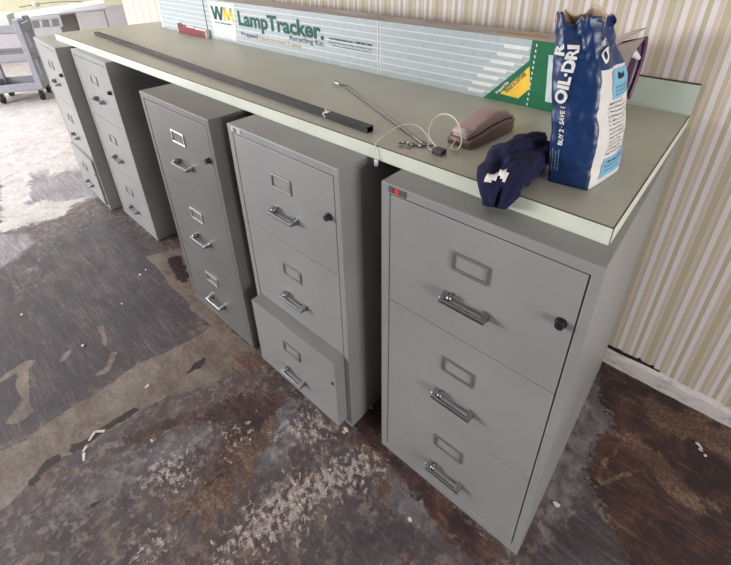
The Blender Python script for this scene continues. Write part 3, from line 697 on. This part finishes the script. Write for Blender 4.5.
for i in range(NT+1):
    t = i/NT; cs = [kn(k, t) for k in (FLk, FRk, BRk, BLk)]; z = kn(ZK, t)
    ring = []
    for sd in range(4):
        a, b = cs[sd], cs[(sd+1)%4]; nrm = Vector((b-a)).normalized(); nrm = Vector((nrm.y, -nrm.x))
        for k in range(NS):
            f = k/NS; p = a.lerp(b, f)
            amp = .008*math.sin(PI*f)*min(1, t*4+.2)*(1 if t < .7 else max(0,1-(t-.7)*4))
            q = Vector((p.x+nrm.x*amp, p.y+nrm.y*amp, z)); ring.append([q, nrm, sd, f])
    pts = [r[0].copy() for r in ring]; n = len(pts)
    for it in range(3):
        pts = [(pts[(j-1)%n]+pts[j]*2+pts[(j+1)%n])/4 for j in range(n)]
    for j in range(n):
        q = pts[j]; sd, f, nrm = ring[j][2], ring[j][3], ring[j][1]
        cr = noise.noise((q.x*22+q.z*14, q.y*20, q.z*26-q.x*10))*.004+(.5-abs(noise.noise((q.x*48+q.z*20,q.y*45,q.z*44))))*.0035
        up = max(0, t-.58)/.42
        fold = up*(.005*math.sin(f*2*PI*1.5+sd*1.3+t*6)+.012*(.4-abs(noise.noise((q.x*40-q.z*22,q.y*36,q.z*20)))))
        d = (cr*min(1,t*6)*(1+1.2*up)+fold)
        zz = q.z
        if t > .88: zz += (t-.88)/.12*(.009*math.sin(sd*2.1+f*9.2)+.014*noise.noise((sd*3.1+f*7,0,5))+(.010 if sd == 2 else 0))
        if t > .1 and t < .16: d -= .0018*math.sin((t-.1)/.06*PI)
        pts[j] = Vector((q.x+nrm.x*d, q.y+nrm.y*d, zz))
    grid.append(pts)
NP = 4*NS
bg = empty('absorbent_bag', (-.225,.91,Z), 0, 'tall open blue paper bag of oil absorbent standing on the worktop right end', 'bag')
OFF = Vector((-.225,.91,Z))
mb = MB()
vs = [p-OFF for r in grid for p in r]; fs = []; mis = []
for i in range(NT):
    for j in range(NP):
        fs.append((i*NP+j, i*NP+(j+1)%NP, (i+1)*NP+(j+1)%NP, (i+1)*NP+j))
        sd = j//NS; mis.append(1 if (sd == 1 and (j % NS) >= 0 and i/NT < .73) else 0)
fs.append(tuple(range(NP-1,-1,-1))); mis.append(0)
mb.v = [tuple(v) for v in vs]; mb.f = fs; mb.mi = mis
ob = mb.build('bag_body', [M_bag, M_bagw, M_cream], bg, smooth=True)
s = ob.modifiers.new('solid','SOLIDIFY'); s.thickness = .0016; s.offset = -1; s.material_offset = 2; s.material_offset_rim = 2
# granules inside
rg_ = grid[int(NT*.6)]; cc = sum((p for p in rg_), Vector())/NP
m2 = MB(); rings3 = [[cc.lerp(p, f*.94)+Vector((0,0,.01*(1-f)))-OFF for p in rg_] for f in (1,.7,.4,.05)]
o = fix_normals(m2.loft(rings3).build('absorbent_granules', mat('clay_granules', (150,138,124), .9, noise_amt=.3, scale=300), bg)); o['kind'] = 'stuff'
def S(sd, s, t, off=.0010):
    a = min(max(t,0),.9999)*NT; i = int(a); fa = a-i; b = sd*NS+min(max(s,-.2),1.2)*NS; j = math.floor(b); fb = b-j
    def P(ii, jj): return grid[min(ii,NT)][jj % NP]
    p = P(i,j).lerp(P(i,j+1), fb).lerp(P(i+1,j).lerp(P(i+1,j+1), fb), fa)
    nn = (P(i,j+1)-P(i,j)).cross(P(i+1,j)-P(i,j)).normalized()
    return p+nn*off-OFF
def subdiv_text(mb, body, fn, width, height, bold=0.):
    put_text(mb, body, fn, width, height, bold)
# big white letters reading upward, leaning right with the folds
hgt = .322
mb = MB(); put_text(mb, 'OIL·DRI', lambda u, v: S(0, .34-v/.080+ .26*(u/.12), .515+u/hgt, .0022), .112, .019, .045); mb.build('lettering', M_paper, bg)
mb = MB(); put_text(mb, 'R', lambda u, v: S(0, .26-v/.080, .80+u/hgt, .0022), .022, .017, .045); mb.build('lettering', M_paper, bg)
mb = MB(); put_text(mb, 'BUY 2 · SAVE 1', lambda u, v: S(0, .30-v/.080+.05*(u/.08), .265+u/hgt, .0016), .075, .008, .03); mb.build('lettering', M_paper, bg)
mb = MB()
for q in range(4):
    put_text(mb, 'absorbs oil grease and water fast'[q:26+q], lambda u, v: S(0, .05+.07*q-v/.080, .09+u/hgt, .0014), .042+.004*(q%2), .0032, .0)
mb.build('fine_print', mat('pale_blue_ink', (150,176,205), .7), bg)
mb = MB(); put_text(mb, 'O', lambda u, v: S(1, .04+u/.13, .775+v/hgt, .002), .022, .030, .045); mb.build('lettering', M_paper, bg)
mb = MB(); put_text(mb, 'NET WT', lambda u, v: S(1, .0+u/.15, .87+v/hgt+u*.9, .002), .03, .008, .02); mb.build('lettering', M_paper, bg)
def quad(m, sd, s0, s1, t0, t1, off, name, shear=0.):
    m2 = MB(); n1, n2 = 10, 14
    rings = [[S(sd, s0+(s1-s0)*a/n1, t0+(t1-t0)*b/n2, off) for a in range(n1+1)] for b in range(n2+1)]
    return m2.loft(rings, caps=False, closed=False).build(name, m, bg, smooth=True)
quad(M_lblue, 1, .22, .95, .045, .185, .0012, 'label_panel')
quad(M_lblue, 1, .30, .97, .545, .715, .0012, 'label_panel')
mb = MB()
lines = ['IMPORTANT','Directions for use','1. Sweep loose dirt away','2. Spread over the spill','3. Allow to absorb','4. Sweep up','Precautions','Avoid raising dust','Keep out of reach','Store dry','Caution not for','cooking oil spills','See back panel']
for q, tx in enumerate(lines):
    wd = .095*min(1, .35+len(tx)/32)
    put_text(mb, tx, lambda u, v: S(1, .24+u/.15, .515-q*.0255+v/hgt, .0016), wd, .0042, .01)
put_text(mb, 'OIL ABSORBENT', lambda u, v: S(1, .30+u/.15, .150+v/hgt, .002), .08, .006, .02)
put_text(mb, 'for garage floors', lambda u, v: S(1, .30+u/.15, .115+v/hgt, .002), .07, .0045)
put_text(mb, 'driveways shops', lambda u, v: S(1, .30+u/.15, .085+v/hgt, .002), .07, .0045)
for q in range(3): put_text(mb, 'all purpose absorbent', lambda u, v: S(1, .36+u/.15, .605-.02*q+v/hgt, .002), .08, .004)
mb.build('label_print', mat('ink_navy', (52,58,84), .8), bg)
mb = MB(); mb.loft([[S(1, .45+.2*a, .655+.02*b*(1+.3*math.sin(a*7)), .002) for a in [k/6 for k in range(7)]] for b in (0,1,1.6)], caps=False, closed=False); mb.build('label_print', mat('ink_black', (24,26,34), .8), bg)

# ------------------------------------------------------------------ far end: utility trolley and white plastic unit
M_tr = mat('grey_trolley_plastic', (150,151,160), .55, noise_amt=.08)
M_wheel = mat('caster_rubber', (30,28,32), .6)
ang = math.atan2(.90,.43)
tr = empty('utility_trolley', (-5.865,1.075,0), ang, 'grey three-shelf wheeled utility trolley at the far left of the room', 'trolley')
# local x runs from the right post to the left one (negative), local +y runs away from the camera
LW, LD = .47, .40
def shelf(zt, lipd, nm):
    m2 = MB().box(-LW,0,0,LD,zt-lipd,zt-lipd+.012)
    m2.box(-LW,0,0,.02,zt-lipd,zt).box(-LW,0,LD-.02,LD,zt-lipd,zt).box(-LW,-LW+.02,.02,LD-.02,zt-lipd,zt).box(-.02,0,.02,LD-.02,zt-lipd,zt)
    m2.build(nm, M_tr, tr, bevel=.004)
shelf(.80,.085,'shelf'); shelf(.515,.085,'shelf'); shelf(.205,.085,'shelf')
for px_ in (-LW+.0, -.055):
    for py_ in (.0, LD-.055):
        MB().box(px_+.0,px_+.055,py_-.012 if py_ < .1 else py_,py_+.055,.13,.85).build('post', M_tr, tr, bevel=.006)
for px_ in (-LW+.06,-.05):
    for py_ in (.05, LD-.05):
        m2 = MB().cyl((px_-.016,py_,.055),(px_+.016,py_,.055),.055,20); m2.build('caster', M_wheel, tr, bevel=.004)
        MB().box(px_-.022,px_+.022,py_-.02,py_+.02,.06,.13).build('caster_fork', M_chrome, tr)
# things on the trolley
def put(o, x, y, z): 
    M = Matrix.Translation((-5.865,1.075,0)) @ Matrix.Rotation(ang,4,'Z'); p = M @ Vector((x,y,z)); o.location = p; o.rotation_euler.z = ang; return o
o = empty('white_carton', (0,0,0), 0, 'white carton with a green mark on the trolley top shelf', 'box'); put(o, -.24,.20,.7285)
MB().box(-.17,.13,-.10,.14,0,.16).build('carton_body', M_paper, o, bevel=.003)
MB().prism([(-.08,.03),(-.03,.03),(-.05,.14),(-.10,.14)], -.102,-.1).build('green_mark', mat('print_teal', (40,150,130), .6), o)
o = tag(MB().box(-.15,.13,-.12,.14,0,.02).box(-.13,.145,-.10,.145,.02,.035).build('paper_stack', mat('tan_paper', (196,172,158), .85), None), 'loose tan papers lying on the trolley middle shelf', 'papers'); put(o, -.235,.20,.443)
# white plastic unit, standing behind the trolley
UX, UY = -6.72, 1.2
ut = empty('plastic_unit', (UX,UY,0), 0, 'white plastic topped unit with a slotted bin behind the grey trolley', 'storage unit')
m2 = MB(); rings = []
for i in range(25):
    y = -.01+1.0*i/24; s_ = .006*noise.noise((y*9,0,1)); dz = .03*i/24-.05*(1-i/24)
    rings.append([(0.0,y,.765+s_+dz*.2),(0.03,y,.79+s_+dz*.3),(.02,y,.832+s_+dz),(-.30,y+.10,.85+s_*2+dz),(-.31,y+.10,.80)])
fix_normals(m2.loft(rings).build('top', M_white, ut))
for lx_, ly_ in ((-.25,.10),(-.05,.03),(-.05,.94),(-.25,.98)): MB().box(lx_-.02,lx_+.02,ly_-.02,ly_+.02,0,.78).build('leg', M_tr, ut, bevel=.004)
M_palegrey = mat('pale_grey_plastic', (206,206,212), .5, noise_amt=.05)  # bin plastic, a little greyer than the white top
m2 = MB().box(.0,.04,.12,.45,.630,.645).box(-.09,.0,.12,.45,.63,.77).box(.0,.04,.12,.45,.73,.77)
for k in range(4): m2.box(0,.04,.12+.1013*k,.12+.1013*k+.026,.645,.73)
m2.build('slotted_bin', M_palegrey, ut, bevel=.003)
MB().box(-.16,-.10,.46,.66,.15,.77).build('brown_panel', mat('taupe_board', (150,142,138), .7, noise_amt=.15, scale=6), ut)
MB().box(-.05,.01,.64,.96,.05,.77).build('side_panel', M_white, ut, bevel=.004)
MB().box(-.04,.015,.955,.972,.05,.77).build('panel_edge', M_tr, ut)
ar = empty('flat_bar', (UX-.10,UY+.09,.862), 0, 'flat grey bar with a central knob lying on the white plastic unit', 'bar')
m2 = MB(); rings = []
for i in range(13):
    f = i/12; y = .02+.66*f; z = .010+.02*math.sin(PI*f)+.012*f; w_ = .028*(1-.6*f)
    rings.append([(-w_,y,z),(w_,y,z),(w_,y,z+.007),(-w_,y,z+.007)])
fix_normals(m2.loft(rings).build('blade', mat('grey_metal', (128,126,130), .4, .5), ar))
MB().cyl((0,.18,.004),(0,.18,.056),.04,14).build('knob', mat('pale_knob', (186,184,176), .5), ar, bevel=.006)

# ------------------------------------------------------------------ loose paint flakes
rnd = random.Random(3); m2 = MB()
spots = [(-1.403, 0.232, 0.008), (-1.806, 0.134, 0.01), (-1.177, 0.147, 0.007), (-0.701, 0.613, 0.01), (-0.699, 0.601, 0.006), (-0.69, 0.732, 0.006), (-0.053, 0.869, 0.012), (0.25, 1.35, 0.009), (0.239, 1.367, 0.007), (0.266, 1.338, 0.007), (-2.216, 0.011, 0.009), (-2.089, 0.489, 0.009), (-2.106, 0.526, 0.007), (-1.941, 0.343, 0.006), (-0.365, 0.546, 0.008), (-0.641, 0.357, 0.006), (-0.926, 0.371, 0.005), (-0.646, 0.485, 0.006)]
for (x, y, r) in spots:
    a = rnd.random()*6.3; n = 5
    ring = [(x+r*(.6+.6*rnd.random())*math.cos(a+2*PI*k/n), y+.6*r*(.6+.6*rnd.random())*math.sin(a+2*PI*k/n)) for k in range(n)]
    zz = [.0012+.002*rnd.random() for _ in range(n)]
    m2.loft([[(p[0],p[1],.0004) for p in ring],[(p[0],p[1],.002+q) for p, q in zip(ring, zz)]])
for (a, b, c, d) in [(-1.337, 0.054, -1.36, 0.03), (-1.36, 0.03, -1.341, 0.005), (-1.327, -0.006, -1.315, -0.022), (-1.309, -0.021, -1.281, -0.03), (-1.403, 0.232, -1.403, 0.22), (-0.058, 0.872, -0.043, 0.874), (0.238, 1.371, 0.255, 1.358)]:
    q = Vector((c-a, d-b)).normalized(); n_ = Vector((-q.y, q.x))*.005
    m2.loft([[(a+n_.x,b+n_.y,z_),(c+n_.x*.6,d+n_.y*.6,z_),(c-n_.x*.6,d-n_.y*.6,z_),(a-n_.x,b-n_.y,z_)] for z_ in (.0004,.0022)])
o = fix_normals(m2.build('paint_flakes', mat('flake_white', (214,206,200), .8))); tag(o, 'loose white paint flakes scattered over the stained floor', 'debris', kind='stuff')

# ------------------------------------------------------------------ light
wd = bpy.data.worlds.new('world'); bpy.context.scene.world = wd; wd.use_nodes = True
bgn = wd.node_tree.nodes['Background']; bgn.inputs[0].default_value = (1.0,.985,.97,1); bgn.inputs[1].default_value = 3.0
def area(name, loc, target, sx, sy, power, col=(1,1,1)):
    l = bpy.data.lights.new(name, 'AREA'); l.shape = 'RECTANGLE'; l.size = sx; l.size_y = sy; l.energy = power; l.color = col
    o = bpy.data.objects.new(name, l); C.objects.link(o); o.location = loc
    o.rotation_euler = (Vector(target)-Vector(loc)).to_track_quat('-Z','Y').to_euler(); return o
area('window_light', (-5.0,-3.05,1.5), (-.9,.8,.6), 3.4, 1.5, 350, (.95,.96,1))
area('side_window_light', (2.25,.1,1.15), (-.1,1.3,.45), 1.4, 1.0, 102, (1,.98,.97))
area('far_fill_light', (-6.6,.8,2.55), (-6.6,.8,0), 1.2, .6, 75, (1,.99,.98))  # added overhead fill that brightens the trolley end, not a known fitting

# ------------------------------------------------------------------ camera
f, pitch, yaw, cz, cx0, cy0 = 432.068, .49364, .71641, 1.49501, 381.905, 180.196
cam = bpy.data.cameras.new('camera'); co = bpy.data.objects.new('camera', cam); C.objects.link(co)
cam.sensor_fit = 'HORIZONTAL'; cam.sensor_width = 36; cam.lens = f/731*36
cam.shift_x = (365.5-cx0)/731; cam.shift_y = (cy0-282.5)/731
cam.clip_start = .02
co.location = (0,0,cz); co.rotation_euler = (PI/2-pitch, 0, yaw)
sc = bpy.context.scene; sc.camera = co
sc.view_settings.view_transform = 'Standard'; sc.view_settings.look = 'None'; sc.view_settings.gamma = 1; sc.view_settings.exposure = -.12
sc.view_settings.use_curve_mapping = False
sc.cycles.use_denoising = True
